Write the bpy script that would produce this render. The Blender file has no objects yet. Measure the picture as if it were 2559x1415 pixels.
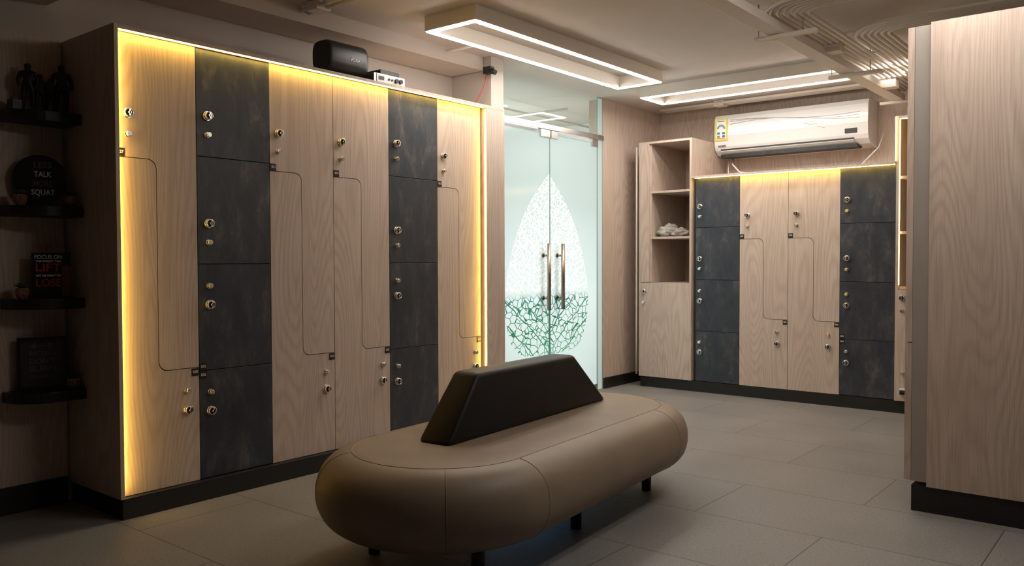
import bpy, bmesh, math, random
from mathutils import Vector, Matrix
random.seed(4)
sc=bpy.context.scene
COL=sc.collection
pi=math.pi

# ---------------------------------------------------------------- materials
def newmat(name):
    m=bpy.data.materials.new(name); m.use_nodes=True
    nt=m.node_tree; b=nt.nodes.get('Principled BSDF')
    return m,nt,b
def N(nt,t,**kw):
    n=nt.nodes.new(t)
    for k,v in kw.items(): setattr(n,k,v)
    return n
def lk(nt,a,b): nt.links.new(a,b)
def simple(name,col,rough=.5,metal=0.,bump=0.,bscale=200.,var=0.,vscale=6.,spec=None,coat=0.):
    m,nt,b=newmat(name)
    b.inputs['Base Color'].default_value=(*col,1); b.inputs['Roughness'].default_value=rough; b.inputs['Metallic'].default_value=metal
    if spec is not None: b.inputs['Specular IOR Level'].default_value=spec
    if coat: b.inputs['Coat Weight'].default_value=coat
    g=N(nt,'ShaderNodeNewGeometry')
    if var>0:
        n=N(nt,'ShaderNodeTexNoise'); n.inputs['Scale'].default_value=vscale; n.inputs['Detail'].default_value=6
        lk(nt,g.outputs['Position'],n.inputs['Vector'])
        r=N(nt,'ShaderNodeValToRGB'); r.color_ramp.elements[0].position=.3; r.color_ramp.elements[1].position=.7
        r.color_ramp.elements[0].color=(*[c*(1-var) for c in col],1); r.color_ramp.elements[1].color=(*[min(1,c*(1+var)) for c in col],1)
        lk(nt,n.outputs['Fac'],r.inputs['Fac']); lk(nt,r.outputs['Color'],b.inputs['Base Color'])
    if bump>0:
        n=N(nt,'ShaderNodeTexNoise'); n.inputs['Scale'].default_value=bscale; n.inputs['Detail'].default_value=3
        lk(nt,g.outputs['Position'],n.inputs['Vector'])
        bp=N(nt,'ShaderNodeBump'); bp.inputs['Strength'].default_value=bump; bp.inputs['Distance'].default_value=.002
        lk(nt,n.outputs['Fac'],bp.inputs['Height']); lk(nt,bp.outputs['Normal'],b.inputs['Normal'])
    return m
def emis(name,col,st):
    m,nt,b=newmat(name); nt.nodes.remove(b)
    e=N(nt,'ShaderNodeEmission'); e.inputs['Color'].default_value=(*col,1); e.inputs['Strength'].default_value=st
    lk(nt,e.outputs[0],nt.nodes['Material Output'].inputs['Surface']); return m
def woodmat(name,c1,c2,c3,rough=.45):
    m,nt,b=newmat(name); b.inputs['Roughness'].default_value=rough
    g=N(nt,'ShaderNodeNewGeometry'); oi=N(nt,'ShaderNodeObjectInfo')
    mul=N(nt,'ShaderNodeVectorMath',operation='SCALE'); mul.inputs[0].default_value=(7.3,5.1,11.7); lk(nt,oi.outputs['Random'],mul.inputs['Scale'])
    add=N(nt,'ShaderNodeVectorMath',operation='ADD'); lk(nt,g.outputs['Position'],add.inputs[0]); lk(nt,mul.outputs[0],add.inputs[1])
    mp=N(nt,'ShaderNodeMapping'); mp.inputs['Scale'].default_value=(1,1,.14); lk(nt,add.outputs[0],mp.inputs['Vector'])
    n1=N(nt,'ShaderNodeTexNoise'); n1.inputs['Scale'].default_value=3.6; n1.inputs['Detail'].default_value=1.0; n1.inputs['Roughness'].default_value=.4; n1.inputs['Distortion'].default_value=.15
    lk(nt,mp.outputs[0],n1.inputs['Vector'])
    m1=N(nt,'ShaderNodeMath',operation='MULTIPLY'); m1.inputs[1].default_value=190; lk(nt,n1.outputs['Fac'],m1.inputs[0])
    s=N(nt,'ShaderNodeMath',operation='SINE'); lk(nt,m1.outputs[0],s.inputs[0])
    mr=N(nt,'ShaderNodeMapRange'); mr.inputs['From Min'].default_value=-1; mr.inputs['From Max'].default_value=1; lk(nt,s.outputs[0],mr.inputs['Value'])
    pw=N(nt,'ShaderNodeMath',operation='POWER'); pw.inputs[1].default_value=2.0; lk(nt,mr.outputs[0],pw.inputs[0])
    mp2=N(nt,'ShaderNodeMapping'); mp2.inputs['Scale'].default_value=(1,1,.03); lk(nt,add.outputs[0],mp2.inputs['Vector'])
    n2=N(nt,'ShaderNodeTexNoise'); n2.inputs['Scale'].default_value=150; n2.inputs['Detail'].default_value=4; n2.inputs['Roughness'].default_value=.6; lk(nt,mp2.outputs[0],n2.inputs['Vector'])
    n3=N(nt,'ShaderNodeTexNoise'); n3.inputs['Scale'].default_value=14; n3.inputs['Detail'].default_value=2; lk(nt,mp2.outputs[0],n3.inputs['Vector'])
    mx=N(nt,'ShaderNodeMix',data_type='RGBA'); mx.inputs[6].default_value=(*c1,1); mx.inputs[7].default_value=(*c2,1)
    f1=N(nt,'ShaderNodeMath',operation='MULTIPLY'); f1.inputs[1].default_value=.6; lk(nt,pw.outputs[0],f1.inputs[0]); lk(nt,f1.outputs[0],mx.inputs[0])
    r2=N(nt,'ShaderNodeMapRange'); r2.inputs['From Min'].default_value=.5; r2.inputs['From Max'].default_value=.75; lk(nt,n2.outputs['Fac'],r2.inputs['Value'])
    f2=N(nt,'ShaderNodeMath',operation='MULTIPLY'); f2.inputs[1].default_value=.75; lk(nt,r2.outputs[0],f2.inputs[0])
    mx2=N(nt,'ShaderNodeMix',data_type='RGBA'); lk(nt,mx.outputs[2],mx2.inputs[6]); mx2.inputs[7].default_value=(*c3,1); lk(nt,f2.outputs[0],mx2.inputs[0])
    r3=N(nt,'ShaderNodeMapRange'); r3.inputs['From Min'].default_value=.35; r3.inputs['From Max'].default_value=.7; lk(nt,n3.outputs['Fac'],r3.inputs['Value'])
    f3=N(nt,'ShaderNodeMath',operation='MULTIPLY'); f3.inputs[1].default_value=.3; lk(nt,r3.outputs[0],f3.inputs[0])
    mx3=N(nt,'ShaderNodeMix',data_type='RGBA'); lk(nt,mx2.outputs[2],mx3.inputs[6]); mx3.inputs[7].default_value=(*c2,1); lk(nt,f3.outputs[0],mx3.inputs[0])
    lk(nt,mx3.outputs[2],b.inputs['Base Color'])
    bp=N(nt,'ShaderNodeBump'); bp.inputs['Strength'].default_value=.15; bp.inputs['Distance'].default_value=.001; lk(nt,n2.outputs['Fac'],bp.inputs['Height']); lk(nt,bp.outputs['Normal'],b.inputs['Normal'])
    return m
WOOD=woodmat('light_wood',(.635,.515,.43),(.48,.37,.30),(.38,.285,.225))
def slatemat():
    m,nt,b=newmat('dark_slate_laminate'); b.inputs['Roughness'].default_value=.42
    g=N(nt,'ShaderNodeNewGeometry'); oi=N(nt,'ShaderNodeObjectInfo')
    mul=N(nt,'ShaderNodeVectorMath',operation='SCALE'); mul.inputs[0].default_value=(3.3,9.1,6.7); lk(nt,oi.outputs['Random'],mul.inputs['Scale'])
    add=N(nt,'ShaderNodeVectorMath',operation='ADD'); lk(nt,g.outputs['Position'],add.inputs[0]); lk(nt,mul.outputs[0],add.inputs[1])
    mp=N(nt,'ShaderNodeMapping'); mp.inputs['Scale'].default_value=(1,1,.42); lk(nt,add.outputs[0],mp.inputs['Vector'])
    n=N(nt,'ShaderNodeTexNoise'); n.inputs['Scale'].default_value=9; n.inputs['Detail'].default_value=12; n.inputs['Roughness'].default_value=.74; n.inputs['Distortion'].default_value=.3
    lk(nt,mp.outputs[0],n.inputs['Vector'])
    r=N(nt,'ShaderNodeValToRGB'); e=r.color_ramp.elements
    e[0].position=.36; e[0].color=(.022,.028,.040,1); e[1].position=.70; e[1].color=(.140,.130,.125,1)
    x=e.new(.52); x.color=(.038,.045,.060,1); x=e.new(.59); x.color=(.066,.067,.074,1)
    lk(nt,n.outputs['Fac'],r.inputs['Fac']); lk(nt,r.outputs['Color'],b.inputs['Base Color'])
    return m
SLATE=slatemat()
def floormat():
    m,nt,b=newmat('floor_tile'); g=N(nt,'ShaderNodeNewGeometry')
    br=N(nt,'ShaderNodeTexBrick'); br.offset=.5; br.inputs['Scale'].default_value=1.; br.inputs['Brick Width'].default_value=1.2; br.inputs['Row Height'].default_value=.6
    br.inputs['Mortar Size'].default_value=.003; br.inputs['Mortar Smooth'].default_value=.2
    br.inputs['Color1'].default_value=(.196,.184,.175,1); br.inputs['Color2'].default_value=(.224,.210,.199,1); br.inputs['Mortar'].default_value=(.08,.07,.062,1)
    lk(nt,g.outputs['Position'],br.inputs['Vector'])
    n=N(nt,'ShaderNodeTexNoise'); n.inputs['Scale'].default_value=90; n.inputs['Detail'].default_value=5; n.inputs['Roughness'].default_value=.7; lk(nt,g.outputs['Position'],n.inputs['Vector'])
    n2=N(nt,'ShaderNodeTexNoise'); n2.inputs['Scale'].default_value=2.2; n2.inputs['Detail'].default_value=5; lk(nt,g.outputs['Position'],n2.inputs['Vector'])
    mr=N(nt,'ShaderNodeMapRange'); mr.inputs['From Min'].default_value=.3; mr.inputs['From Max'].default_value=.7; mr.inputs['To Min'].default_value=.72; mr.inputs['To Max'].default_value=1.28; lk(nt,n.outputs['Fac'],mr.inputs['Value'])
    mr2=N(nt,'ShaderNodeMapRange'); mr2.inputs['From Min'].default_value=.3; mr2.inputs['From Max'].default_value=.7; mr2.inputs['To Min'].default_value=.9; mr2.inputs['To Max'].default_value=1.1; lk(nt,n2.outputs['Fac'],mr2.inputs['Value'])
    mm=N(nt,'ShaderNodeMath',operation='MULTIPLY'); lk(nt,mr.outputs[0],mm.inputs[0]); lk(nt,mr2.outputs[0],mm.inputs[1])
    v=N(nt,'ShaderNodeVectorMath',operation='SCALE'); lk(nt,br.outputs['Color'],v.inputs[0]); lk(nt,mm.outputs[0],v.inputs['Scale'])
    lk(nt,v.outputs[0],b.inputs['Base Color'])
    rr=N(nt,'ShaderNodeMapRange'); rr.inputs['To Min'].default_value=.42; rr.inputs['To Max'].default_value=.62; lk(nt,n2.outputs['Fac'],rr.inputs['Value']); lk(nt,rr.outputs[0],b.inputs['Roughness'])
    bp=N(nt,'ShaderNodeBump'); bp.inputs['Strength'].default_value=.3; bp.inputs['Distance'].default_value=.002; lk(nt,n.outputs['Fac'],bp.inputs['Height']); lk(nt,bp.outputs['Normal'],b.inputs['Normal'])
    return m
FLOOR=floormat()
CEIL=simple('ceiling_paint',(.68,.61,.55),.85,bump=.15,bscale=40,var=.04,vscale=2)
WALL=simple('wall_paint',(.56,.50,.45),.8,bump=.15,bscale=60,var=.04,vscale=3)
DARKW=simple('low_bounce_wall',(.15,.13,.12),.8,bump=.15,bscale=60)  # for unseen walls, made dark to keep bounce light off the niche
PIPE=simple('conduit_paint',(.82,.76,.69),.55)
BLACK=simple('black_plinth',(.012,.011,.011),.45,bump=.1)
BLACKP=simple('black_plastic',(.012,.012,.013),.4,bump=.15,bscale=500)
GROOVE=simple('dark_carcass',(.03,.022,.016),.8)
CHROME=simple('brushed_chrome',(.80,.80,.82),.18,1.)
STEEL=simple('brushed_steel',(.62,.60,.57),.28,1.,bump=.1)
BRONZE=simple('satin_handle_metal',(.42,.33,.26),.3,1.)
GREYP=simple('grey_laminate',(.36,.32,.285),.6,var=.03)
def leather(name,col,rough,spec=.5):
    m,nt,b=newmat(name); b.inputs['Roughness'].default_value=rough; b.inputs['Specular IOR Level'].default_value=spec
    tc=N(nt,'ShaderNodeTexCoord')
    v=N(nt,'ShaderNodeTexVoronoi'); v.inputs['Scale'].default_value=260; lk(nt,tc.outputs['Object'],v.inputs['Vector'])
    n=N(nt,'ShaderNodeTexNoise'); n.inputs['Scale'].default_value=5; n.inputs['Detail'].default_value=5; lk(nt,tc.outputs['Object'],n.inputs['Vector'])
    r=N(nt,'ShaderNodeValToRGB'); r.color_ramp.elements[0].position=.3; r.color_ramp.elements[1].position=.75
    r.color_ramp.elements[0].color=(*[c*.9 for c in col],1); r.color_ramp.elements[1].color=(*[c*1.1 for c in col],1)
    lk(nt,n.outputs['Fac'],r.inputs['Fac']); lk(nt,r.outputs['Color'],b.inputs['Base Color'])
    bp=N(nt,'ShaderNodeBump'); bp.inputs['Strength'].default_value=.25; bp.inputs['Distance'].default_value=.0008; lk(nt,v.outputs['Distance'],bp.inputs['Height']); lk(nt,bp.outputs['Normal'],b.inputs['Normal'])
    return m
LEATHER=leather('taupe_leather',(.275,.208,.150),.48,.4)
SEAM=leather('leather_seam',(.22,.165,.12),.5)
BLEATHER=leather('black_leather',(.008,.007,.007),.5,.3)
LEDW=emis('fixture_diffuser',(1.,.93,.85),48.)
LEDY=emis('warm_led_tape',(1.,.62,.12),34.)
LEDYs=emis('warm_led_tape_soft',(1.,.62,.12),20.)
TAGM=simple('tag_black',(.02,.012,.01),.35)
TAGT=simple('tag_lettering',(.8,.74,.68),.5)
WHITE=simple('white_plastic',(.78,.78,.78),.22,coat=.3)
WTEXT=simple('white_lettering',(.92,.92,.92),.6)
OUTT=simple('grey_lettering',(.16,.16,.16),.6)
RTEXT=simple('red_lettering',(.80,.05,.04),.6)
POT=simple('copper_pot',(.25,.12,.07),.4,var=.5,vscale=80)
LEAF=simple('succulent_green',(.05,.10,.04),.6,var=.4,vscale=60)
YEL=simple('label_yellow',(.85,.72,.05),.5)
BLUE=simple('label_blue',(.06,.20,.50),.5)
GREEN=simple('label_green',(.10,.40,.20),.5)
SILV=simple('silver_line',(.45,.43,.41),.3,.3)
GOLD=simple('gold_line',(.62,.42,.10),.3,.8)
CLOTH=simple('grey_cloth',(.42,.39,.36),.95,bump=.5,bscale=300,var=.2,vscale=30)
ORANGE=simple('red_cable',(.5,.06,.03),.5)
STEELG=simple('glass_edge_green',(.35,.50,.47),.2)

LYC=5.69
LEAFW=[(1.93,0),(1.88,.06),(1.78,.17),(1.68,.26),(1.58,.34),(1.45,.42),(1.3,.49),(1.15,.54),(1.0,.58),(.88,.595),(.75,.59),(.62,.555),(.52,.51),(.45,.44),(.41,.35),(.385,.0)]
def frosted(name,leaf):
    m,nt,b=newmat(name); nt.nodes.remove(b)
    g=N(nt,'ShaderNodeNewGeometry')
    def MA(op,a,c=None,d=None):
        n=N(nt,'ShaderNodeMath',operation=op)
        for i,x in enumerate((a,c,d)):
            if x is None: continue
            if isinstance(x,(int,float)): n.inputs[i].default_value=x
            else: lk(nt,x,n.inputs[i])
        return n.outputs[0]
    base=(.53,.61,.60,1); dbase=(.54,.60,.59,1)
    t=N(nt,'ShaderNodeBsdfTranslucent'); t.inputs['Color'].default_value=base
    d=N(nt,'ShaderNodeBsdfDiffuse'); d.inputs['Color'].default_value=dbase
    if leaf:
        nz=N(nt,'ShaderNodeTexNoise'); nz.inputs['Scale'].default_value=5; nz.inputs['Detail'].default_value=3; lk(nt,g.outputs['Position'],nz.inputs['Vector'])
        sub=N(nt,'ShaderNodeVectorMath',operation='SUBTRACT'); lk(nt,nz.outputs['Color'],sub.inputs[0]); sub.inputs[1].default_value=(.5,.5,.5)
        scl=N(nt,'ShaderNodeVectorMath',operation='SCALE'); scl.inputs['Scale'].default_value=.10; lk(nt,sub.outputs[0],scl.inputs[0])
        ad=N(nt,'ShaderNodeVectorMath',operation='ADD'); lk(nt,g.outputs['Position'],ad.inputs[0]); lk(nt,scl.outputs[0],ad.inputs[1])
        sp=N(nt,'ShaderNodeSeparateXYZ'); lk(nt,g.outputs['Position'],sp.inputs[0])
        sx=N(nt,'ShaderNodeSeparateXYZ'); lk(nt,ad.outputs[0],sx.inputs[0])
        ab=MA('ABSOLUTE',MA('SUBTRACT',sp.outputs['Y'],LYC)); ab2=MA('ABSOLUTE',MA('SUBTRACT',sx.outputs['Y'],LYC))
        k=MA('MULTIPLY_ADD',MA('POWER',ab2,.8),-.75,sx.outputs['Z'])
        cmb=N(nt,'ShaderNodeCombineXYZ'); lk(nt,sx.outputs['Y'],cmb.inputs[1]); lk(nt,sx.outputs['Z'],cmb.inputs[2])
        def vor(sy,sz,w):
            mp=N(nt,'ShaderNodeMapping'); mp.inputs['Scale'].default_value=(0,sy,sz); lk(nt,cmb.outputs[0],mp.inputs['Vector'])
            v=N(nt,'ShaderNodeTexVoronoi',feature='DISTANCE_TO_EDGE'); v.inputs['Scale'].default_value=1; lk(nt,mp.outputs[0],v.inputs['Vector'])
            r=N(nt,'ShaderNodeMapRange'); r.inputs['From Min'].default_value=w; r.inputs['From Max'].default_value=w*1.7; r.inputs['To Min'].default_value=1; r.inputs['To Max'].default_value=0; lk(nt,v.outputs['Distance'],r.inputs['Value']); return r.outputs[0]
        coarse=vor(15,19,.036); fine=vor(34,34,.05)
        up=MA('GREATER_THAN',sp.outputs['Z'],.95)
        net=MA('MAXIMUM',coarse,MA('MULTIPLY',fine,up))
        mid=MA('LESS_THAN',ab,.008)
        rib=MA('LESS_THAN',MA('FRACT',MA('MULTIPLY',k,5.5)),.07)
        m3=MA('MAXIMUM',MA('MAXIMUM',mid,rib),net)
        rw=N(nt,'ShaderNodeValToRGB'); e=rw.color_ramp.elements; L=sorted(LEAFW); lo,hi=L[0][0],L[-1][0]
        e[0].position=0; e[0].color=(0,0,0,1); e[1].position=1; e[1].color=(0,0,0,1)
        for z,h in L[1:-1]:
            x=e.new((z-lo)/(hi-lo)); x.color=(h,h,h,1)
        mz=N(nt,'ShaderNodeMapRange'); mz.inputs['From Min'].default_value=lo; mz.inputs['From Max'].default_value=hi; lk(nt,sp.outputs['Z'],mz.inputs['Value'])
        lk(nt,mz.outputs[0],rw.inputs['Fac'])
        inside=MA('LESS_THAN',ab,rw.outputs['Color'])
        mask=MA('MULTIPLY',m3,inside)
        cr=N(nt,'ShaderNodeValToRGB'); e=cr.color_ramp.elements
        e[0].position=.0; e[0].color=(.06,.34,.20,1); e[1].position=.40; e[1].color=(.97,1,1,1)
        x=e.new(.16); x.color=(.03,.20,.09,1); x=e.new(.32); x.color=(.05,.22,.19,1); x=e.new(.36); x.color=(1,1,1,1)
        lk(nt,mz.outputs[0],cr.inputs['Fac'])
        bl=N(nt,'ShaderNodeValToRGB'); q=bl.color_ramp.elements; q[0].position=.30; q[0].color=(.78,.88,.88,1); q[1].position=.85; q[1].color=base
        x=q.new(.55); x.color=(.68,.77,.77,1)
        lk(nt,mz.outputs[0],bl.inputs['Fac'])
        for sh,bc in ((t,None),(d,dbase)):
            mc=N(nt,'ShaderNodeMix',data_type='RGBA')
            if bc: mc.inputs[6].default_value=bc
            else: lk(nt,bl.outputs['Color'],mc.inputs[6])
            lk(nt,cr.outputs['Color'],mc.inputs[7]); lk(nt,mask,mc.inputs[0]); lk(nt,mc.outputs[2],sh.inputs['Color'])
    gl=N(nt,'ShaderNodeBsdfGlossy'); gl.inputs['Roughness'].default_value=.12; gl.inputs['Color'].default_value=(.9,.95,.95,1)
    a_=N(nt,'ShaderNodeMixShader'); a_.inputs[0].default_value=.2; lk(nt,t.outputs[0],a_.inputs[1]); lk(nt,d.outputs[0],a_.inputs[2])
    c=N(nt,'ShaderNodeMixShader'); fr=N(nt,'ShaderNodeFresnel'); fr.inputs['IOR'].default_value=1.35
    lk(nt,fr.outputs[0],c.inputs[0]); lk(nt,a_.outputs[0],c.inputs[1]); lk(nt,gl.outputs[0],c.inputs[2])
    lk(nt,c.outputs[0],nt.nodes['Material Output'].inputs['Surface']); return m
FROST=frosted('frosted_glass',False); FROSTL=frosted('frosted_glass_leaf_print',True)
def clearglass():
    m,nt,b=newmat('clear_glass'); nt.nodes.remove(b)
    t=N(nt,'ShaderNodeBsdfTransparent'); t.inputs['Color'].default_value=(.86,.94,.91,1)
    gl=N(nt,'ShaderNodeBsdfGlossy'); gl.inputs['Roughness'].default_value=.02
    c=N(nt,'ShaderNodeMixShader'); c.inputs[0].default_value=.06
    lk(nt,t.outputs[0],c.inputs[1]); lk(nt,gl.outputs[0],c.inputs[2])
    lk(nt,c.outputs[0],nt.nodes['Material Output'].inputs['Surface']); return m
CLEAR=clearglass()

# ---------------------------------------------------------------- mesh helpers
class MB:
    def __init__(s): s.bm=bmesh.new(); s.mats=[]
    def mi(s,m):
        if m not in s.mats: s.mats.append(m)
        return s.mats.index(m)
    def _fin(s,vs,m,smooth=False):
        i=s.mi(m); fs=set()
        for v in vs:
            for f in v.link_faces: fs.add(f)
        for f in fs:
            f.material_index=i; f.smooth=smooth
    def box(s,x0,x1,y0,y1,z0,z1,m,bev=0,M=None):
        c=Vector(((x0+x1)/2,(y0+y1)/2,(z0+z1)/2)); sx,sy,sz=abs(x1-x0),abs(y1-y0),abs(z1-z0)
        r=bmesh.ops.create_cube(s.bm,size=1,matrix=Matrix.Translation(c)@Matrix.Diagonal((sx,sy,sz,1)))
        vs=r['verts']
        if bev>0:
            es=list({e for v in vs for e in v.link_edges})
            rr=bmesh.ops.bevel(s.bm,geom=es,offset=bev,segments=2,affect='EDGES',profile=.5)
            vs=list({v for f in rr['faces'] for v in f.verts}|{v for v in vs if v.is_valid})
        if M: bmesh.ops.transform(s.bm,matrix=M,verts=vs)
        s._fin(vs,m); return vs
    def cyl(s,c,axis,r,h,m,seg=24,r2=None,smooth=True,M=None):
        q=Vector((0,0,1)).rotation_difference(Vector(axis).normalized()).to_matrix().to_4x4()
        rr=bmesh.ops.create_cone(s.bm,cap_ends=True,segments=seg,radius1=r,radius2=r if r2 is None else r2,depth=h,matrix=Matrix.Translation(c)@q)
        if M: bmesh.ops.transform(s.bm,matrix=M,verts=rr['verts'])
        s._fin(rr['verts'],m,False)
        if smooth:
            for v in rr['verts']:
                for f in v.link_faces:
                    if len(f.verts)==4: f.smooth=True
    def poly(s,pts,off,m):
        vs=[s.bm.verts.new(p) for p in pts]; f=s.bm.faces.new(vs)
        r=bmesh.ops.extrude_face_region(s.bm,geom=[f]); nv=[g for g in r['geom'] if isinstance(g,bmesh.types.BMVert)]
        bmesh.ops.translate(s.bm,verts=nv,vec=off); s._fin(vs+nv,m)
    def tube(s,pts,r,m,seg=10,closed=False):
        pts=[Vector(p) for p in pts]; n=len(pts); rings=[]; up=None
        for i,p in enumerate(pts):
            if closed: t=(pts[(i+1)%n]-pts[i-1]).normalized()
            else: t=(pts[min(i+1,n-1)]-pts[max(i-1,0)]).normalized()
            if up is None: up=t.orthogonal().normalized()
            up=(up-t*up.dot(t)).normalized(); w=t.cross(up)
            rings.append([s.bm.verts.new(p+(up*math.cos(2*pi*k/seg)+w*math.sin(2*pi*k/seg))*r) for k in range(seg)])
        i_=s.mi(m)
        rng=range(n if closed else n-1)
        for i in rng:
            A=rings[i];B=rings[(i+1)%n]
            for k in range(seg):
                f=s.bm.faces.new((A[k],A[(k+1)%seg],B[(k+1)%seg],B[k])); f.material_index=i_; f.smooth=True
        if not closed:
            for R in (rings[0],rings[-1]):
                f=s.bm.faces.new(R); f.material_index=i_
    def loft(s,rings,m,smooth=True,cap=True):
        i_=s.mi(m); V=[[s.bm.verts.new(p) for p in r] for r in rings]
        for A,B in zip(V,V[1:]):
            k=len(A)
            for j in range(k):
                f=s.bm.faces.new((A[j],A[(j+1)%k],B[(j+1)%k],B[j])); f.material_index=i_; f.smooth=smooth
        if cap:
            for R in (V[0],V[-1]):
                f=s.bm.faces.new(R); f.material_index=i_; f.smooth=False
    def obj(s,name,parent=None,bev=0,M=None):
        bmesh.ops.recalc_face_normals(s.bm,faces=s.bm.faces)
        if M: bmesh.ops.transform(s.bm,matrix=M,verts=s.bm.verts)
        xs=[v.co for v in s.bm.verts]
        c=Vector(((min(v.x for v in xs)+max(v.x for v in xs))/2,(min(v.y for v in xs)+max(v.y for v in xs))/2,min(v.z for v in xs)))
        bmesh.ops.translate(s.bm,verts=s.bm.verts,vec=-c)
        me=bpy.data.meshes.new(name); s.bm.to_mesh(me); s.bm.free()
        for m in s.mats: me.materials.append(m)
        o=bpy.data.objects.new(name,me); o.location=c; COL.objects.link(o)
        if bev>0:
            b=o.modifiers.new('bevel','BEVEL'); b.width=bev; b.segments=2; b.limit_method='ANGLE'
        if parent: attach(o,parent)
        return o
def attach(o,p):
    o.parent=p; o.matrix_parent_inverse=Matrix.Translation(-p.location)
def empty(name,loc):
    e=bpy.data.objects.new(name,None); e.empty_display_size=.1; e.location=loc; COL.objects.link(e); return e
def box(name,x0,x1,y0,y1,z0,z1,m,parent=None,bev=0):
    b=MB(); b.box(x0,x1,y0,y1,z0,z1,m); return b.obj(name,parent,bev)
def text(name,body,size,center,right,up,mat,parent=None,bold=0.,ext=.0006,maxw=None):
    cu=bpy.data.curves.new(name,'FONT'); cu.body=body; cu.size=size; cu.align_x='CENTER'; cu.align_y='CENTER'; cu.extrude=ext; cu.offset=bold; cu.resolution_u=3
    o=bpy.data.objects.new(name+'_tmp',cu); COL.objects.link(o); bpy.context.view_layer.update()
    dg=bpy.context.evaluated_depsgraph_get(); me=bpy.data.meshes.new_from_object(o.evaluated_get(dg)); 
    bpy.data.objects.remove(o); bpy.data.curves.remove(cu)
    r=Vector(right).normalized(); u=Vector(up).normalized(); n=r.cross(u)
    if len(me.vertices):
        xs=[v.co.x for v in me.vertices]; ys=[v.co.y for v in me.vertices]
        cx=(min(xs)+max(xs))/2; cy=(min(ys)+max(ys))/2; w=max(xs)-min(xs); sx=1.
        if maxw: sx=maxw/w
        for v in me.vertices:
            co=v.co.copy(); v.co=r*((co.x-cx)*sx)+u*(co.y-cy)+n*co.z
    me.materials.clear(); me.materials.append(mat)
    ob=bpy.data.objects.new(name,me); ob.location=center; COL.objects.link(ob)
    if parent: attach(ob,parent)
    return ob

# ---------------------------------------------------------------- room constants
H=2.69; XL=-3.793; DL=XL-.042
XW=-4.34; YB=6.873; YW=7.60; XG=-4.20
box('floor',-7.4,1.6,-2.2,7.8,-.1,0,FLOOR)
box('ceiling',-7.4,1.6,-2.2,7.8,H,H+.12,CEIL)
w=MB(); w.box(XW-.12,XW,-2.1,4.70,0,H,WALL); w.obj('wall_left')
w=MB(); w.box(-4.62,-3.95,4.64,4.78,0,H,WALL); w.obj('wall_door_return')
w=MB(); w.box(XG-.15,XG,6.52,YW,0,H,WOOD); w.obj('wall_left_far')
w=MB(); w.box(XG-.15,1.6,YW,YW+.12,0,H,WOOD); w.obj('wall_back')
w=MB(); w.box(1.48,1.6,-2.1,4.3,0,H,DARKW); w.obj('wall_right')
w=MB(); w.box(-.38,1.6,4.30,7.6,0,H,WALL); w.obj('wall_partition')
w=MB(); w.box(XW,1.6,-2.2,-2.1,0,H,DARKW); w.obj('wall_front')
w=MB(); w.box(-7.3,-7.2,4.3,7.7,0,H,WHITE); w.box(-7.3,-4.62,4.66,4.76,0,H,WHITE); w.box(-7.3,-4.36,7.6,7.7,0,H,WHITE); w.obj('wall_beyond_door')
box('trim_niche_panel',XW,XW+.018,-2.0,1.80,.13,2.29,WOOD)
box('baseboard_left',XW,XW+.03,-2.0,1.80,0,.13,BLACK)
box('baseboard_left_far',XG,XG+.015,6.53,7.58,0,.10,BLACK)
w=MB(); w.box(XW,-.2,1.15,1.75,H-.24,H,CEIL); w.obj('ceiling_beam')
w=MB(); w.box(XW,XW+.32,1.76,4.63,H-.10,H,CEIL); w.obj('ceiling_beam_side')

# ---------------------------------------------------------------- lockers
G=.0018
def P(pl,a,z,d):
    return Vector((DL+d,a,z)) if pl=='L' else Vector((a,YB+.028-d,z))
def pbox(b,pl,a0,a1,z0,z1,d0,d1,m,bev=0):
    p=P(pl,a0,z0,d0);q=P(pl,a1,z1,d1)
    b.box(min(p.x,q.x),max(p.x,q.x),min(p.y,q.y),max(p.y,q.y),min(p.z,q.z),max(p.z,q.z),m,bev)
def arc(cx,cz,r,a0,a1,n=7):
    return [(cx+r*math.cos(math.radians(a0+(a1-a0)*i/n)),cz+r*math.sin(math.radians(a0+(a1-a0)*i/n))) for i in range(n+1)]
def outn(pl): return Vector((1,0,0)) if pl=='L' else Vector((0,-1,0))
def zdoors(pl,a0,a1,z0,z1,zl,zh,mid,parent,nm):
    R=.045; g=G
    A0=a0+g;A1=a1-g
    up=[(A0,z1),(A0,zh+g)]+arc(mid+g-R,zh+g-R,R,90,0)+arc(mid+g+R-.0,zl+g+R,R,180,270)+[(A1,zl+g),(A1,z1)]
    lo=[(A0,z0),(A1,z0),(A1,zl-g)]+arc(mid-g+R,zl-g+R,R,270,180)+arc(mid-g-R,zh-g-R,R,0,90)+[(A0,zh-g)]
    for k,pts in (('upper_door',up),('lower_door',lo)):
        b=MB(); b.poly([P(pl,a,z,-.018) for a,z in pts],outn(pl)*.018,WOOD); b.obj(nm+k,parent)
def knob(b,pl,a,z,big):
    n=outn(pl)
    if big:
        b.cyl(P(pl,a,z,.003),n,.0235,.006,CHROME); b.cyl(P(pl,a,z,.013),n,.0195,.018,CHROME,r2=.0205)
        b.cyl(P(pl,a,z,.0225),n,.0165,.002,BLACKP)
        pbox(b,pl,a-.004,a+.004,z-.016,z+.016,.02,.034,CHROME,.0012)
        b.cyl(P(pl,a,z,.027),n,.007,.014,CHROME)
        pts=[P(pl,a+.0185*math.cos(t*pi/12),z+.0185*math.sin(t*pi/12),.023) for t in range(24)]
        b.tube(pts,.0025,CHROME,6,True)
    else:
        b.cyl(P(pl,a,z,.0015),n,.0145,.003,CHROME); b.cyl(P(pl,a,z,.012),n,.0125,.02,CHROME); b.cyl(P(pl,a,z,.023),n,.0125,.004,CHROME,r2=.010)
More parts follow.
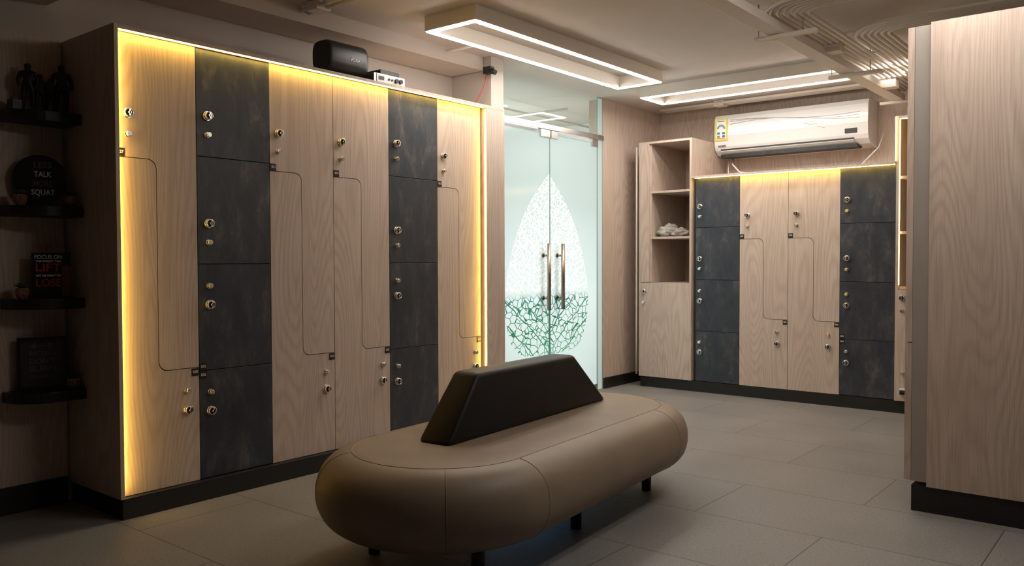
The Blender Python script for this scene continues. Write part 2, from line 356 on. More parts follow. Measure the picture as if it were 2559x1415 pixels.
def tag(pl,a,z,num,parent):
    b=MB(); pbox(b,pl,a-.019,a+.019,z-.019,z+.019,.0,.003,TAGM,.0008); b.obj('number_tag_'+num,parent)
    c=P(pl,a,z+.002,.0036); r=Vector((0,1,0)) if pl=='L' else Vector((1,0,0))
    text('number_'+num,num,.0185,c,r,(0,0,1),TAGT,parent,bold=.0003,ext=.0002)
def darkcol(pl,a0,a1,zs,parent,nm,kb,ks,ka):
    b=MB()
    for i in range(4):
        d=MB(); pbox(d,pl,a0+G,a1-G,zs[i]+G,zs[i+1]-G,-.018,0,SLATE,.001); d.obj(nm+'door_%d'%(i+1),parent)
        if i>=2: knob(b,pl,a0+ka,zs[i]+kb,True); knob(b,pl,a0+ka,zs[i]+ks,False)
        else: knob(b,pl,a0+ka,zs[i+1]-kb,True); knob(b,pl,a0+ka,zs[i+1]-ks,False)
    b.obj(nm+'locks',parent)
def zknobs(pl,a0,a1,zl,zh,parent,nm,inL,inR):
    b=MB()
    knob(b,pl,a0+inL,zh+.205,True); knob(b,pl,a0+inL,zh+.108,False)
    knob(b,pl,a1-inR,zl-.205,True); knob(b,pl,a1-inR,zl-.108,False)
    b.obj(nm+'locks',parent)

ys=[1.835,2.238,2.664,3.094,3.526,3.955,4.385]
LB=empty('locker_bank',(-4.06,3.1,0))
b=MB(); b.box(XW+.005,DL-.018,ys[0],ys[6],.10,2.262,GROOVE); b.obj('carcass',LB)
b=MB(); b.box(XW+.004,XL,1.815,1.833,.098,2.285,WOOD); b.obj('side_panel_near',LB)
b=MB(); b.box(XW+.004,XL+.0,1.834,4.60,2.264,2.282,WOOD); b.obj('top_panel',LB)
b=MB(); b.box(-3.945,XL,4.405,4.60,.0,2.263,WOOD); b.obj('end_filler_panel',LB)
b=MB(); b.box(XW+.02,XL-.004,1.825,4.404,0,.097,BLACK); b.obj('plinth',LB)
zb,zt=.10,2.262; s=[zb,.647,1.185,1.725,zt]; zl,zh=.668,1.686
for i,n in ((0,'col_a_'),(2,'col_c_'),(3,'col_d_'),(5,'col_f_')):
    zdoors('L',ys[i],ys[i+1],zb,zt,zl,zh,ys[i]+(ys[i+1]-ys[i])*.48,LB,n); zknobs('L',ys[i],ys[i+1],zl,zh,LB,n,.055,.065)
darkcol('L',ys[1],ys[2],s,LB,'col_b_',.205,.11,.06); darkcol('L',ys[4],ys[5],s,LB,'col_e_',.205,.11,.06)
for i,(u,l) in {0:('027','028'),2:('021','022'),3:('019','020'),5:('013','014')}.items():
    tag('L',ys[i]+.021,zh+.021,u,LB); tag('L',ys[i+1]-.023,zl-.022,l,LB)
tag('L',ys[1]+.021,s[1]+.021,'025',LB); tag('L',ys[1]+.021,s[1]-.021,'026',LB)
b=MB(); b.box(XL-.016,XL-.004,ys[0]+.01,ys[6],2.2600,2.2635,LEDY); b.obj('led_tape_top',LB)
b=MB(); b.box(XL-.016,XL-.008,4.4015,4.4045,.12,2.25,LEDY); b.obj('led_tape_right',LB)
b=MB(); b.box(XL-.022,XL-.012,1.8335,1.8365,.12,2.25,LEDY); b.obj('led_tape_left',LB)

xs=[-3.448,-3.027,-2.597,-2.170,-1.745]
BB=empty('locker_bank',(-2.6,7.2,0)); bt=1.935
b=MB(); b.box(xs[0]+.001,xs[4]-.001,YB+.046,YW-.005,.10,bt,GROOVE); b.obj('carcass',BB)
b=MB(); b.box(xs[0]-.02,xs[4]+.0,YB-.012,YW-.005,bt+.001,bt+.020,WOOD); b.obj('top_panel',BB)
s2=[.10,.555,1.019,1.490,bt]
darkcol('B',xs[0],xs[1],s2,BB,'col_a_',.19,.10,.045); darkcol('B',xs[3],xs[4],s2,BB,'col_d_',.19,.10,.055)
for i,n in ((1,'col_b_'),(2,'col_c_')):
    zdoors('B',xs[i],xs[i+1],.10,bt,.69,1.38,xs[i]+.5*(xs[i+1]-xs[i]),BB,n); zknobs('B',xs[i],xs[i+1],.69,1.38,BB,n,.07,.09)
for i,(u,l) in {1:('007','008'),2:('005','006')}.items():
    tag('B',xs[i]+.022,1.38+.022,u,BB); tag('B',xs[i+1]-.022,.69-.022,l,BB)
tag('B',xs[3]+.022,s2[1]+.022,'003',BB); tag('B',xs[3]+.022,s2[1]-.021,'004',BB)
b=MB(); b.box(xs[0]+.01,xs[4]-.005,YB-.010,YB+.002,bt-.003,bt+.0005,LEDY); b.obj('led_tape_top',BB)
b=MB(); b.box(-4.019,-1.05,YB+.03,YW-.02,0,.097,BLACK); b.obj('plinth',BB)

def tower(x0,x1,inner,parent,side_r):
    t=.02; top=2.305
    b=MB()
    b.box(x0,x0+t,YB,YW-.005,.10,top,WOOD)
    if inner>x0+t: b.box(x0+t,inner,YB,YB+.02,.99,top-t,WOOD); b.box(inner-.002,inner+.016,YB+.021,YW-.03,.99,top-t,WOOD)
    b.obj('side_left',parent)
    b=MB(); b.box(x1-t,x1,YB,YW-.005,.10,top,WOOD); b.obj('side_right',parent)
    b=MB(); b.box(x0+t+.001,x1-t-.001,YB,YW-.005,top-t,top,WOOD); b.obj('top_board',parent)
    b=MB(); b.box(x0+t+.001,x1-t-.001,YW-.025,YW-.006,.10,top-t-.001,WOOD); b.obj('back_board',parent)
    for i,z in enumerate((1.843,1.416)):
        b=MB(); b.box(inner+.017 if inner>x0+t else x0+t+.001,x1-t-.001,YB+.012,YW-.026,z-.02,z,WOOD); b.obj('shelf_%d'%i,parent)
    b=MB(); b.box(x0+t+.001,x1-t-.001,YB+.022,YW-.026,.968,.988,WOOD); b.obj('shelf_low',parent)
TL=empty('open_shelf_cabinet',(-3.75,7.2,0)); tower(-4.019,-3.475,-3.911,TL,True)
b=MB(); b.box(-4.017,-3.477,YB-.001,YB+.019,.102,.985,WOOD); b.obj('lower_door',TL)
b=MB(); 
for z,bg in ((.905,True),(.80,False)): knob(b,'B',-3.965,z,bg)
o=b.obj('locks',TL); o.location.y-=.029
TR=empty('open_shelf_cabinet',(-1.4,7.2,0)); tower(-1.742,-1.05,-1.742,TR,False)
b=MB(); b.box(-1.738,-1.052,YB-.001,YB+.019,.102,.966,WOOD); b.obj('lower_door',TR)
b=MB(); knob(b,'B',-1.69,.90,True); knob(b,'B',-1.69,.80,False); knob(b,'B',-1.68,.32,False); o=b.obj('locks',TR); o.location.y-=.029
b=MB(); b.box(-1.70,-1.655,YB-.03,YB-.002,.15,.20,WHITE,.003); b.box(-1.696,-1.659,YB-.034,YB-.029,.155,.165,BLACKP); b.box(-1.696,-1.659,YB-.034,YB-.029,.18,.188,BLACKP)
for k in range(4): b.cyl((-1.692+.01*k,YB-.032,.172),(1,0,0),.008,.007,BLACKP)
b.obj('combination_lock',TR)
b=MB(); b.box(-1.720,-1.716,YB+.004,YB+.012,1.0,2.28,LEDYs); b.box(-1.72,-1.08,YB+.004,YB+.012,2.281,2.2845,LEDYs); b.obj('led_tape',TR)
b=MB(); b.box(-1.750,-1.744,YB-.006,YB-.001,1.96,2.30,LEDYs); b.obj('led_tape_edge',TR)
b=MB(); 
def crump(cx,cy,cz,sx,sy,sz,seed):
    random.seed(seed); r=bmesh.ops.create_icosphere(b.bm,subdivisions=4,radius=1)
    from mathutils import noise
    for v in r['verts']:
        n=v.co.normalized(); k=1+.35*noise.noise(n*2.2+Vector((seed,0,0)))+.16*noise.noise(n*7+Vector((0,seed,0)))
        v.co=Vector((cx+n.x*k*sx,cy+n.y*k*sy,max(cz,cz+.8*sz+n.z*k*sz)))
    b._fin(r['verts'],CLOTH,True)
crump(-3.80,7.02,1.417,.10,.09,.055,3); crump(-3.69,7.05,1.417,.10,.08,.045,8); crump(-3.78,7.05,1.46,.07,.06,.045,12); b.obj('crumpled_towel',TL)

RC=empty('tall_cabinet',(-.7,5.5,0)); YR=4.252
b=MB(); b.box(-.932,-.39,YR,YR+.02,.125,2.303,WOOD); b.obj('end_panel',RC)
b=MB(); b.box(-1.004,-.39,YR+.021,6.80,.14,2.297,GREYP); b.obj('carcass',RC)
yy=YR+.022
for k in range(6):
    for j,(z0,z1) in enumerate(((.141,.801),(.805,2.297))):
        b=MB(); b.box(-1.036,-1.006,yy+.002,yy+.418,z0,z1,WOOD if k%3!=1 else SLATE); b.obj('door_%d_%d'%(k,j),RC)
    yy+=.422
b=MB(); b.box(-1.000,-.39,YR+.012,6.80,0,.123,BLACK); b.obj('plinth',RC)

# ---------------------------------------------------------------- glass doors
GD=empty('door_1',(XG,5.70,0))
def pane(b,x,y0,y1,z0,z1,m):
    f=b.bm.faces.new([b.bm.verts.new(p) for p in ((x,y0,z0),(x,y1,z0),(x,y1,z1),(x,y0,z1))]); f.material_index=b.mi(m)
def glassleaf(nm,y0,y1,z0,z1,m):
    b=MB(); pane(b,XG-.004,y0+.002,y1-.002,z0+.002,z1-.002,m); b.obj(nm,GD)
    b=MB(); e=.003
    b.box(XG-.010,XG,y0,y0+e,z0,z1,STEELG); b.box(XG-.010,XG,y1-e,y1,z0,z1,STEELG); b.box(XG-.010,XG,y0+e,y1-e,z0,z0+e,STEELG); b.box(XG-.010,XG,y0+e,y1-e,z1-e,z1,STEELG); b.obj(nm+'_edge',GD)
glassleaf('glass_leaf_left',4.975,5.697,.012,2.27,FROSTL)
glassleaf('glass_leaf_right',5.703,6.43,.012,2.27,FROSTL)
glassleaf('glass_side_right',6.436,6.518,0,2.688,FROST); glassleaf('glass_side_left',4.782,4.968,0,2.688,FROSTL)
b=MB(); pane(b,XG-.004,4.97,6.434,2.345,2.688,CLEAR); b.obj('glass_transom',GD)
b=MB(); b.box(XG-.03,XG+.02,4.785,6.515,2.30,2.345,STEEL,.002)
for a_,c in ((5.56,5.692),(5.708,5.80),(6.33,6.428)): b.box(XG-.02,XG+.012,a_,c,2.235,2.30,STEEL,.002)
for a_,c in ((4.99,5.13),(6.29,6.425)): b.box(XG-.02,XG+.012,a_,c,.012,.06,STEEL,.002)
b.obj('rail_and_patches',GD)
for k,(yc) in enumerate((5.60,5.80)):
    b=MB()
    for sx in (1,-1):
        b.cyl((XG-.006+sx*.07,yc,1.06),(0,0,1),.0165,.56,BRONZE)
        for z in (.88,1.24): b.cyl((XG-.006+sx*.038,yc,z),(1,0,0),.009,.064,BRONZE); b.cyl((XG-.006+sx*.009,yc,z),(1,0,0),.018,.006,BRONZE)
    b.obj('pull_handle_%d'%k,GD)

# ---------------------------------------------------------------- ceiling light frames
def fixture(x0,x1,y0,y1,parentname='ceiling_light_frame'):
    e=empty(parentname,((x0+x1)/2,(y0+y1)/2,H)); w=.045; z0=H-.09; z1=H-.001
    b=MB()
    b.box(x0,x1,y0,y0+w,z0,z1,PIPE);b.box(x0,x1,y1-w,y1,z0,z1,PIPE);b.box(x0,x0+w,y0+w,y1-w,z0,z1,PIPE);b.box(x1-w,x1,y0+w,y1-w,z0,z1,PIPE); b.obj('housing',e)
    b=MB(); i=.006; zz=z0-.006; v=w-.006
    b.box(x0+i,x1-i,y0+i,y0+v,zz,z0,LEDW);b.box(x0+i,x1-i,y1-v,y1-i,zz,z0,LEDW);b.box(x0+i,x0+v,y0+v,y1-v,zz,z0,LEDW);b.box(x1-v,x1-i,y0+v,y1-v,zz,z0,LEDW); b.obj('diffuser',e)
fixture(-3.63,-3.215,3.64,5.86)
fixture(-3.68,-1.46,6.30,6.70)
fixture(-1.0,-.58,2.7,4.15)

# ---------------------------------------------------------------- cable tray & conduits
CT=empty('cable_tray',(-1.83,5.6,2.5))
b=MB(); b.box(-1.90,-1.80,3.2,7.35,2.50,2.505,PIPE); b.box(-1.90,-1.895,3.2,7.35,2.505,2.55,PIPE); b.box(-1.805,-1.80,3.2,7.35,2.505,2.55,PIPE); b.obj('channel',CT)
b=MB()
for y in (4.72,6.02,7.30):
    b.box(-1.98,-1.62,y-.02,y+.02,2.475,2.499,PIPE,.003)
    for x in (-1.96,-1.70): b.cyl((x,y,2.595),(0,0,1),.004,.19,STEEL,8)
b.obj('hangers',CT)
b=MB()
def conduit(x,y,z,xe,r=.0115,ye=7.3,R=.16):
    pts=[(xe,y,z),(x+R,y,z)]+[(x+R-R*math.sin(t*pi/20),y+R-R*math.cos(t*pi/20),z) for t in range(1,11)]+[(x,ye,z)]
    b.tube(pts,r,PIPE,8)
for k in range(7): conduit(-1.87+.037*k,4.34+.037*k,2.575,1.2,R=.34-.037*k)
for k in range(6): conduit(-1.60+.037*k,5.10+.037*k,2.575,-.2,R=.30-.037*k)
for k in range(5): conduit(-1.70+.034*k,6.20+.034*k,2.62,-.6,R=.24-.034*k,ye=7.2)
b.obj('conduits',CT)
b=MB()
for (x,y,z) in ((-1.76,5.45,2.55),(-1.76,6.75,2.53)): b.box(x-.05,x+.05,y-.05,y+.05,z-.03,z+.03,PIPE,.004)
for y in (5.3,5.9,6.9): b.box(-1.92,-1.50,y-.012,y+.012,2.589,2.601,PIPE)
b.obj('junction_boxes',CT)
CC=empty('ceiling_conduits',(-3,4,H))
b=MB()
for x0,x1,y,z in ((-4.0,-1.2,7.25,H-.03),(-4.0,-1.95,7.31,H-.03),(-4.0,-1.95,7.37,H-.03),(-4.3,-1.1,3.02,H-.03),(-4.3,-1.1,3.08,H-.03),(-4.3,-3.7,4.25,H-.03),(-4.3,-2.4,2.2,H-.03)): b.tube([(x0,y,z),(x1,y,z)],.012,PIPE,8)
for x,y0,y1 in ((-3.05,1.6,3.02),(-2.9,1.2,3.02),(-4.05,4.7,4.79)): b.tube([(x,y0,H-.03),(x,y1,H-.03)],.012,PIPE,8)
for x,y in ((-3.05,3.05),(-2.4,3.05),(-3.4,7.31),(-3.9,3.05)): b.box(x-.05,x+.05,y-.05,y+.05,H-.055,H-.001,PIPE,.004)
b.obj('conduits',CC)
b=MB(); b.cyl((-2.9,2.95,H-.012),(0,0,1),.055,.022,WHITE); b.cyl((-2.9,2.95,H-.04),(0,0,1),.032,.035,WHITE,r2=.05); b.obj('smoke_detector')
b=MB()
for q_ in (5.2,6.1): b.tube([(-6.5,q_,2.55),(-4.3,q_,2.55)],.012,PIPE,8)
b.tube([(-4.9,4.9,2.60),(-4.9,7.5,2.60)],.012,PIPE,8); b.obj('ceiling_conduits_beyond')

# ---------------------------------------------------------------- bench
th=math.radians(4.8); BC=Vector((-2.364,3.02,0)); MBn=Matrix.Translation(BC)@Matrix.Rotation(th,4,'Z')
BE=empty('leather_bench',BC)
a=.61; R=.505
def stad(r,z,n=24,m=12):
    pts=[]
    for i in range(n+1): t=pi*i/n; pts.append((r*math.cos(t),a+r*math.sin(t),z))
    for i in range(1,m): pts.append((-r,a-2*a*i/m,z))
    for i in range(n+1): t=pi+pi*i/n; pts.append((r*math.cos(t),-a+r*math.sin(t),z))
    for i in range(1,m): pts.append((r,-a+2*a*i/m,z))
    return pts
zt_,zb_=.452,.142; zc=(zt_+zb_)/2; hh=(zt_-zb_)/2; q=.175
prof=[(.02,zt_-.002),(.15,zt_-.001),(.27,zt_)]
for i in range(0,19):
    t=pi/2-pi*i/18; ex=.82
    c_=abs(math.cos(t))**ex; s_=math.copysign(abs(math.sin(t))**.9,math.sin(t))
    prof.append((R-q+q*c_,zc+hh*s_))
prof+=[(.2,zb_),(.02,zb_)]
b=MB(); b.loft([stad(r,z) for r,z in prof],LEATHER); o=b.obj('seat_cushion',BE,M=MBn)
b=MB(); b.tube([Vector(p) for p in stad(R-q+.035,zt_-.0025)],.0028,SEAM,6,True)
ring=[(r-.0008,z) for r,z in prof if r>R-q-.001]
def profline(cx,cy,nx,ny): return [(cx+nx*r,cy+ny*r,z) for r,z in ring]
S=[(0,a,1,0),(0,a,-1,0),(0,-a,1,0),(0,-a,-1,0)]
for ang in (50,130): S+= [(0,a,math.cos(math.radians(ang)),math.sin(math.radians(ang))),(0,-a,math.cos(math.radians(ang)),-math.sin(math.radians(ang)))]
for c in S: b.tube(profline(*c)[1:],.0020,SEAM,6)
b.obj('seams',BE,M=MBn)
b=MB(); y0,y1,yt0,yt1=-.61,.745,-.385,.43; zb2,zt2=.449,.722; n0,n1=-.145,.03; m0,m1=-.125,.012
vs=[(n0,y0,zb2),(n1,y0,zb2),(n1,y1,zb2),(n0,y1,zb2),(m0,yt0,zt2),(m1,yt0,zt2),(m1,yt1,zt2),(m0,yt1,zt2)]
V=[b.bm.verts.new(v) for v in vs]
for f in ((0,1,2,3),(4,5,6,7),(0,1,5,4),(1,2,6,5),(2,3,7,6),(3,0,4,7)): b.bm.faces.new([V[i] for i in f])
bmesh.ops.bevel(b.bm,geom=[e for e in b.bm.edges],offset=.022,segments=5,affect='EDGES',profile=.5)
b.mi(BLEATHER)
for f in b.bm.faces: f.smooth=True
o=b.obj('backrest',BE,M=MBn)
b=MB()
for sx in (-.265,.265):
    for y in (-.735,0,.735): b.cyl((sx,y,.08),(0,0,1),.024,.16,BLACKP,20,r2=.028); 
b.obj('legs',BE,M=MBn)
b=MB(); b.box(-.02,.02,-.35,.35,.132,.139,emis('added_blue_glow',(.10,.45,1.),1.0)); b.obj('added_underglow',BE,M=MBn)  # added emitter, not a bench part: imitates door light reaching the floor

# ---------------------------------------------------------------- air conditioner
AC=empty('air_conditioner',(-2.75,7.45,2.2))
x0,x1=-3.468,-2.08; zb3,zt3=2.165,2.565
pr=[(7.595,zt3),(7.40,zt3),(7.345,zt3-.012),(7.325,zt3-.05),(7.318,2.36),(7.325,2.26),(7.345,2.225),(7.40,2.185),(7.595,zb3)]
b=MB(); b.loft([[(x,y,z) for y,z in pr] for x in (x0,x0+.006,x1-.006,x1)],WHITE,smooth=False); b.obj('body',AC,bev=.004)
b=MB(); b.box(x0+.06,x1-.12,7.335,7.36,2.226,2.238,BLACKP); b.box(x0+.05,x1-.1,7.36,7.50,2.16,2.19,BLACKP); b.obj('outlet',AC)
b=MB(); 
b.poly([(x0+.06,7.338,2.218),(x0+.06,7.425,2.166),(x0+.06,7.43,2.172),(x0+.06,7.342,2.226)],(x1-x0-.18,0,0),WHITE)
for k in range(13): 
    xx=x0+.1+k*.092; b.box(xx,xx+.004,7.36,7.44,2.163,2.19,WHITE)
b.obj('louver',AC)
b=MB()
for k,(ph,am) in enumerate(((0,.028),(.6,.022),(1.1,.018))):
    pts=[]
    for i in range(40):
        t=i/39; x=x0+.16+t*1.16; z=2.46+.012*k+am*math.sin(t*5+ph)-.03*t
        pts.append((x,7.320,z))
    b.tube(pts,.0018,SILV,5)
b.obj('decor_lines',AC)
b=MB(); b.tube([(-2.62,7.318,2.40),(-2.55,7.318,2.38),(-2.51,7.318,2.385),(-2.50,7.318,2.36),(-2.44,7.318,2.34)],.002,GOLD,5); b.box(-2.27,-2.17,7.314,7.322,2.275,2.315,BLACKP,.002); b.obj('display',AC)
YA=7.317
b=MB(); b.box(-3.455,-3.335,YA-.004,YA,2.315,2.52,YEL); b.box(-3.440,-3.350,YA-.006,YA-.0045,2.330,2.505,WTEXT)
for (xx,zz,ww,h2,mm) in ((-3.395,2.496,.07,.008,BLUE),(-3.42,2.385,.028,.02,BLUE),(-3.37,2.385,.028,.02,BLUE),(-3.42,2.355,.028,.02,GREEN),(-3.37,2.355,.028,.02,BLUE),(-3.395,2.337,.080,.007,RTEXT)): b.box(xx-ww/2,xx+ww/2,YA-.0072,YA-.0065,zz-h2/2,zz+h2/2,mm)
for i in range(9):
    t0=pi*i/9; t1=pi*(i+.8)/9
    c=(-3.395,2.425)
    f=b.bm.faces.new([b.bm.verts.new((c[0]+rr_*math.cos(t),YA-.0072,c[1]+rr_*math.sin(t))) for rr_,t in ((.022,t0),(.042,t0),(.042,t1),(.022,t1))]); f.material_index=b.mi(BLUE if i%2 else GREEN)
b.obj('energy_label',AC)
text('maker_name','NORD',.028,(-3.39,7.322,2.265),(1,0,0),(0,0,1),BLACKP,AC,bold=.0008)
b=MB(); 
pts=[(-3.36,7.50,2.17),(-3.34,7.45,2.10),(-3.25,7.4,2.02),(-3.1,7.4,1.99),(-2.9,7.42,1.965)]
b.tube(pts,.008,WHITE,8); b.tube([(-3.40,7.5,2.17),(-3.40,7.48,2.05),(-3.37,7.45,1.965)],.006,WHITE,8)
b.tube([(-2.0,7.5,2.28),(-2.03,7.45,2.15),(-2.15,7.42,2.02),(-2.2,7.42,1.965)],.006,WHITE,8); b.obj('cables',AC)
b=MB(); b.tube([(-4.06,6.90,.11),(-4.06,6.90,.6),(-4.06,6.90,1.5),(-4.06,6.90,2.27)],.009,PIPE,8); b.obj('wall_conduit')

# ---------------------------------------------------------------- speaker and amplifier
SP=empty('loudspeaker',(-3.98,3.28,2.29))
b=MB()
sec=[]
for y,k in ((3.125,.90),(3.135,.97),(3.15,1.),(3.40,1.),(3.415,.97),(3.425,.90)):
    ring=[]
    for i in range(28):
        t=2*pi*i/28; c=math.cos(t);s_=math.sin(t)
        ring.append((-3.98+.085*k*math.copysign(abs(c)**.6,c),y,2.415+.092*k*math.copysign(abs(s_)**.6,s_)))
    sec.append(ring)
b.loft(sec,BLACKP); b.box(-4.02,-3.94,3.2,3.35,2.283,2.33,BLACKP,.004); b.obj('cabinet',SP)
text('maker_name','VOXA',.026,(-3.8935,3.315,2.405),(0,1,0),(0,0,1),WTEXT,SP,bold=.0006)
AM=empty('audio_amplifier',(-3.95,3.56,2.29))
b=MB(); b.box(-4.07,-3.87,3.44,3.70,2.295,2.355,STEEL,.003); b.box(-4.05,-3.90,3.52,3.68,2.356,2.39,BLACKP,.003)
b.box(-3.871,-3.866,3.46,3.69,2.302,2.350,WHITE,.001)
for y in (3.62,3.655): b.cyl((-3.86,y,2.326),(1,0,0),.013,.016,BLACKP)
for y in (3.56,3.585): b.cyl((-3.863,y,2.326),(1,0,0),.006,.01,BLACKP)
b.box(-3.867,-3.8645,3.475,3.52,2.315,2.338,BLACKP)
for y in (3.47,3.67): b.cyl((-3.9,y,2.289),(0,0,1),.012,.011,BLACKP)
b.obj('case',AM)
b=MB(); b.box(-3.97,-3.90,4.57,4.62,2.55,2.60,BLACKP,.004); b.cyl((-3.89,4.59,2.56),(1,.2,-.5),.018,.05,BLACKP); b.obj('security_camera')
b=MB(); b.tube([(-3.95,4.59,2.55),(-3.95,4.57,2.47),(-3.98,4.54,2.38),(-4.02,4.5,2.285)],.004,ORANGE,6); b.obj('camera_cable')

# ---------------------------------------------------------------- niche shelves and decor
def shelf(z):
    b=MB(); X0=XW+.019; Y1=1.813; D=.20; Lh=.30; r=.17
    pts=[(X0,Y1),(X0+D,Y1)]
    pts+= [(X0+D-r+r*math.cos(t*pi/16),Y1-Lh+r-r*math.sin(t*pi/16)) for t in range(0,9)]
    pts+= [(X0,Y1-Lh)]
    b.poly([(x,y,z-.05) for x,y in pts],(0,0,.05),BLACKP); b.obj('corner_shelf',None,bev=.004)
for z in (1.905,1.462,1.025,.585): shelf(z)
def plant(x,y,z):
    e=empty('potted_succulent',(x,y,z)); b=MB()
    b.loft([[(x+rr_*math.cos(t*pi/4),y+rr_*math.sin(t*pi/4),z+dz) for t in range(8)] for rr_,dz in ((.020,.0005),(.030,.02),(.031,.04),(.026,.052))],POT,smooth=False); b.obj('pot',e)
    b=MB(); random.seed(int(z*100))
    for k in range(26):
        an=k*2.4; el=.25+.9*(k/26); r=.035*(1-.35*k/26)
        d=Vector((math.cos(an)*math.cos(el),math.sin(an)*math.cos(el),math.sin(el)))
        b.cyl(Vector((x,y,z+.052))+d*r*.55,d,.0065,r*1.1,LEAF,6,r2=.001)
    b.obj('leaves',e)
plant(-4.22,1.570,1.462); plant(-4.17,1.772,1.462); plant(-4.23,1.575,1.025); plant(-4.17,1.772,.585)
nv=Vector((.93,-.37,0)).normalized(); rv=Vector((0,0,1)).cross(nv).normalized()
def frameM(c): 
    return Matrix(((rv.x,0,nv.x,c[0]),(rv.y,0,nv.y,c[1]),(0,1,0,c[2]),(0,0,0,1)))
c=Vector((-4.245,1.668,1.592)); e=empty('round_quote_sign',(c.x,c.y,1.462)); b=MB()
b.cyl((0,0,0),(0,0,1),.115,.012,BLACKP,64); b.tube([(.113*math.cos(t*pi/24),.113*math.sin(t*pi/24),.006) for t in range(48)],.002,BLACKP,6,True)
b.box(-.04,.04,-.129,-.108,-.02,.02,BLACKP,.003); b.obj('disc',e,M=frameM(c))
for i,(tx,mt,sz) in enumerate((('LESS',OUTT,.040),('TALK',WTEXT,.037),('MORE',OUTT,.040),('SQUAT',WTEXT,.037))):
    p=c+nv*.0068+Vector((0,0,.068-.044*i))+rv*(.012); text('line_%d'%i,tx,sz,p,rv,(0,0,1),mt,e,bold=.0006,maxw=(.075,.074,.080,.098)[i])
c=Vector((-4.215,1.70,1.134)); e=empty('motivational_canvas',(c.x,c.y,1.025)); b=MB(); b.box(-.082,.082,-.108,.108,-.012,.0,BLACKP,.002); b.obj('board',e,M=frameM(c))
for i,(tx,mt,sz,mw,dz) in enumerate((('FOCUS ON',WTEXT,.026,.115,.088),('THE WEIGHT YOU',WTEXT,.012,.105,.068),('LIFT',RTEXT,.052,.105,.038),('NOT THE WEIGHT YOU',WTEXT,.012,.105,-.001),('LOSE',RTEXT,.052,.105,-.035))):
    text('line_%d'%i,tx,sz,c+nv*.0008+Vector((0,0,dz))-rv*.012,rv,(0,0,1),mt,e,bold=.0006,maxw=mw)
b=MB(); SK=simple('print_skin',(.20,.08,.04),.6)
b.cyl((.062,.03,.0004),(0,0,1),.020,.0006,SK); b.box(.045,.081,-.10,.02,.0001,.0007,SK); b.obj('printed_athlete',e,M=frameM(c))
c=Vector((-4.245,1.665,.712)); e=empty('picture_frame',(c.x,c.y,.585)); b=MB()
for A in ((-.105,.105,.112,.126),(-.105,.105,-.126,-.112),(-.105,-.091,-.112,.112),(.091,.105,-.112,.112)): b.box(*A,-.012,.008,BLACKP,.002)
b.box(-.092,.092,-.113,.113,-.010,-.004,simple('print_paper',(.06,.06,.06),.5)); b.obj('frame',e,M=frameM(c))
b=MB(); b.box(-.03,.03,.082,.086,-.0035,-.002,OUTT)
for sx in (-1,1): b.box(sx*.032-.004,sx*.032+.004,.070,.098,-.0035,-.002,OUTT); b.box(sx*.042-.003,sx*.042+.003,.075,.093,-.0035,-.002,OUTT)
b.obj('dumbbell_icon',e,M=frameM(c))
for i,(tx,sz,mw) in enumerate((('EXCUSES',.028,.11),("DON'T",.036,.11),('BURN',.040,.11),('CALORIES',.022,.11))):
    text('line_%d'%i,tx,sz,c-nv*.002+Vector((0,0,.050-.037*i)),rv,(0,0,1),OUTT,e,bold=.0004,maxw=mw)
def figurine(x,y,z,h,arm):
    s=h/1.0
    J=[(0,0,.53),(0,0,.66),(0,0,.77),(0,0,.84),(0,0,.90),
       (.0,.12,.78),(.0,.16+.03*arm,.64),(.02,.17-.05*arm,.50),(.0,-.12,.78),(.0,-.16-.03*arm,.64),(.02,-.17+.05*arm,.50),
       (0,.07,.50),(.0,.085,.28),(0,.09,.05),(.05,.09,.025),(0,-.07,.50),(.0,-.085,.28),(0,-.09,.05),(.05,-.09,.025),(0.005,0,.98)]
    E=[(0,1),(1,2),(2,3),(3,4),(4,19),(2,5),(5,6),(6,7),(2,8),(8,9),(9,10),(0,11),(11,12),(12,13),(13,14),(0,15),(15,16),(16,17),(17,18)]
    Rr=[.085,.075,.095,.036,.075,.05,.038,.028,.05,.038,.028,.065,.045,.028,.024,.065,.045,.028,.024,.068]
    me=bpy.data.meshes.new('figurine'); me.from_pydata([Vector(j)*s for j in J],E,[])
    o=bpy.data.objects.new('athlete_figurine',me); COL.objects.link(o); o.location=(x,y,z)
    sk=o.modifiers.new('skin','SKIN'); o.modifiers.new('sub','SUBSURF').levels=2; o.modifiers['sub'].render_levels=2
    for i,v in enumerate(me.skin_vertices[0].data): v.radius=(Rr[i]*s,Rr[i]*s); v.use_root=(i==0)
    o.rotation_euler=(0,0,-.37); me.materials.append(BLACKP); sk.use_smooth_shade=True
    bpy.context.view_layer.update(); dg=bpy.context.evaluated_depsgraph_get(); m2=bpy.data.meshes.new_from_object(o.evaluated_get(dg)); zmin=min(v.co.z for v in m2.vertices)
    o.modifiers.clear(); o.data=m2; o.location.z=z-zmin+.0005
figurine(-4.24,1.620,1.905,.235,.4); figurine(-4.235,1.672,1.905,.19,-.2); figurine(-4.235,1.717,1.905,.175,.6); figurine(-4.225,1.765,1.905,.25,.2)
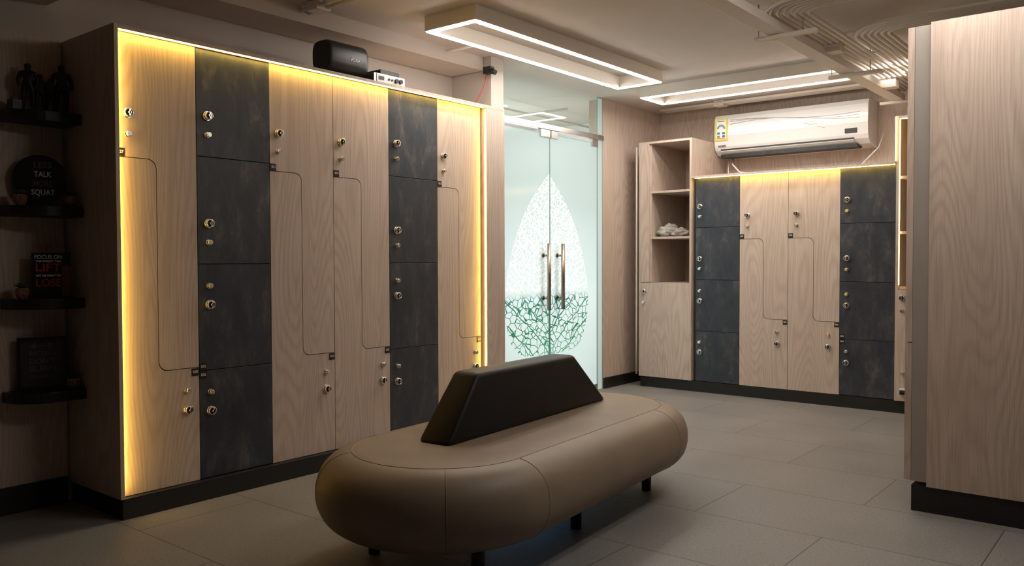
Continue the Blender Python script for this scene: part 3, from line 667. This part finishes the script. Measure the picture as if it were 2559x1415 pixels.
b=MB(); b.box(-4.27,-4.21,1.54,1.585,1.9055,1.955,BLACKP,.003); b.cyl((-4.24,1.562,1.96),(0,0,1),.015,.01,POT); b.obj('candle_holder')

# ---------------------------------------------------------------- lights
def area(name,loc,target,sx,sy,power,col):
    l=bpy.data.lights.new(name,'AREA'); l.shape='RECTANGLE'; l.size=sx; l.size_y=sy; l.energy=power; l.color=col
    o=bpy.data.objects.new(name,l); o.location=loc; d=Vector(target)-Vector(loc); o.rotation_euler=d.to_track_quat('-Z','Y').to_euler(); COL.objects.link(o); return o
area('corridor_lamp',(-6.0,5.8,2.60),(-6.0,5.8,0),1.2,1.8,40,(.92,1.,.98))
area('added_ceiling_fill',(-5.2,6.2,1.9),(-5.2,6.2,3),.6,1.2,4,(.95,1.,.97))  # added fill, no such lamp: lifts the ceiling seen through the transom
area('added_pane_backlight',(-6.8,5.7,1.1),(-4.2,5.7,1.0),1.6,1.9,28,(.92,1.,.99))  # added light panel, no wall fitting: backlights the frosted panes

wd=bpy.data.worlds.new('world'); sc.world=wd; wd.use_nodes=True
wd.node_tree.nodes['Background'].inputs[0].default_value=(.05,.045,.04,1); wd.node_tree.nodes['Background'].inputs[1].default_value=.3

# ---------------------------------------------------------------- camera
yaw,pit,rol=map(math.radians,(39.012,1.568,-.154))
F=Vector((-math.sin(yaw)*math.cos(pit),math.cos(yaw)*math.cos(pit),-math.sin(pit)))
Rt=Vector((math.cos(yaw),math.sin(yaw),0)); U=Rt.cross(F)
R2=Rt*math.cos(rol)+U*math.sin(rol); U2=-Rt*math.sin(rol)+U*math.cos(rol)
cam=bpy.data.cameras.new('camera'); cam.sensor_width=36; cam.lens=2074.2/2559*36; cam.clip_start=.05
co=bpy.data.objects.new('camera',cam); COL.objects.link(co)
co.matrix_world=Matrix(((R2.x,U2.x,-F.x,0),(R2.y,U2.y,-F.y,0),(R2.z,U2.z,-F.z,1.2),(0,0,0,1)))
sc.camera=co
sc.view_settings.view_transform='Standard'; sc.view_settings.look='None'; sc.view_settings.exposure=0.08
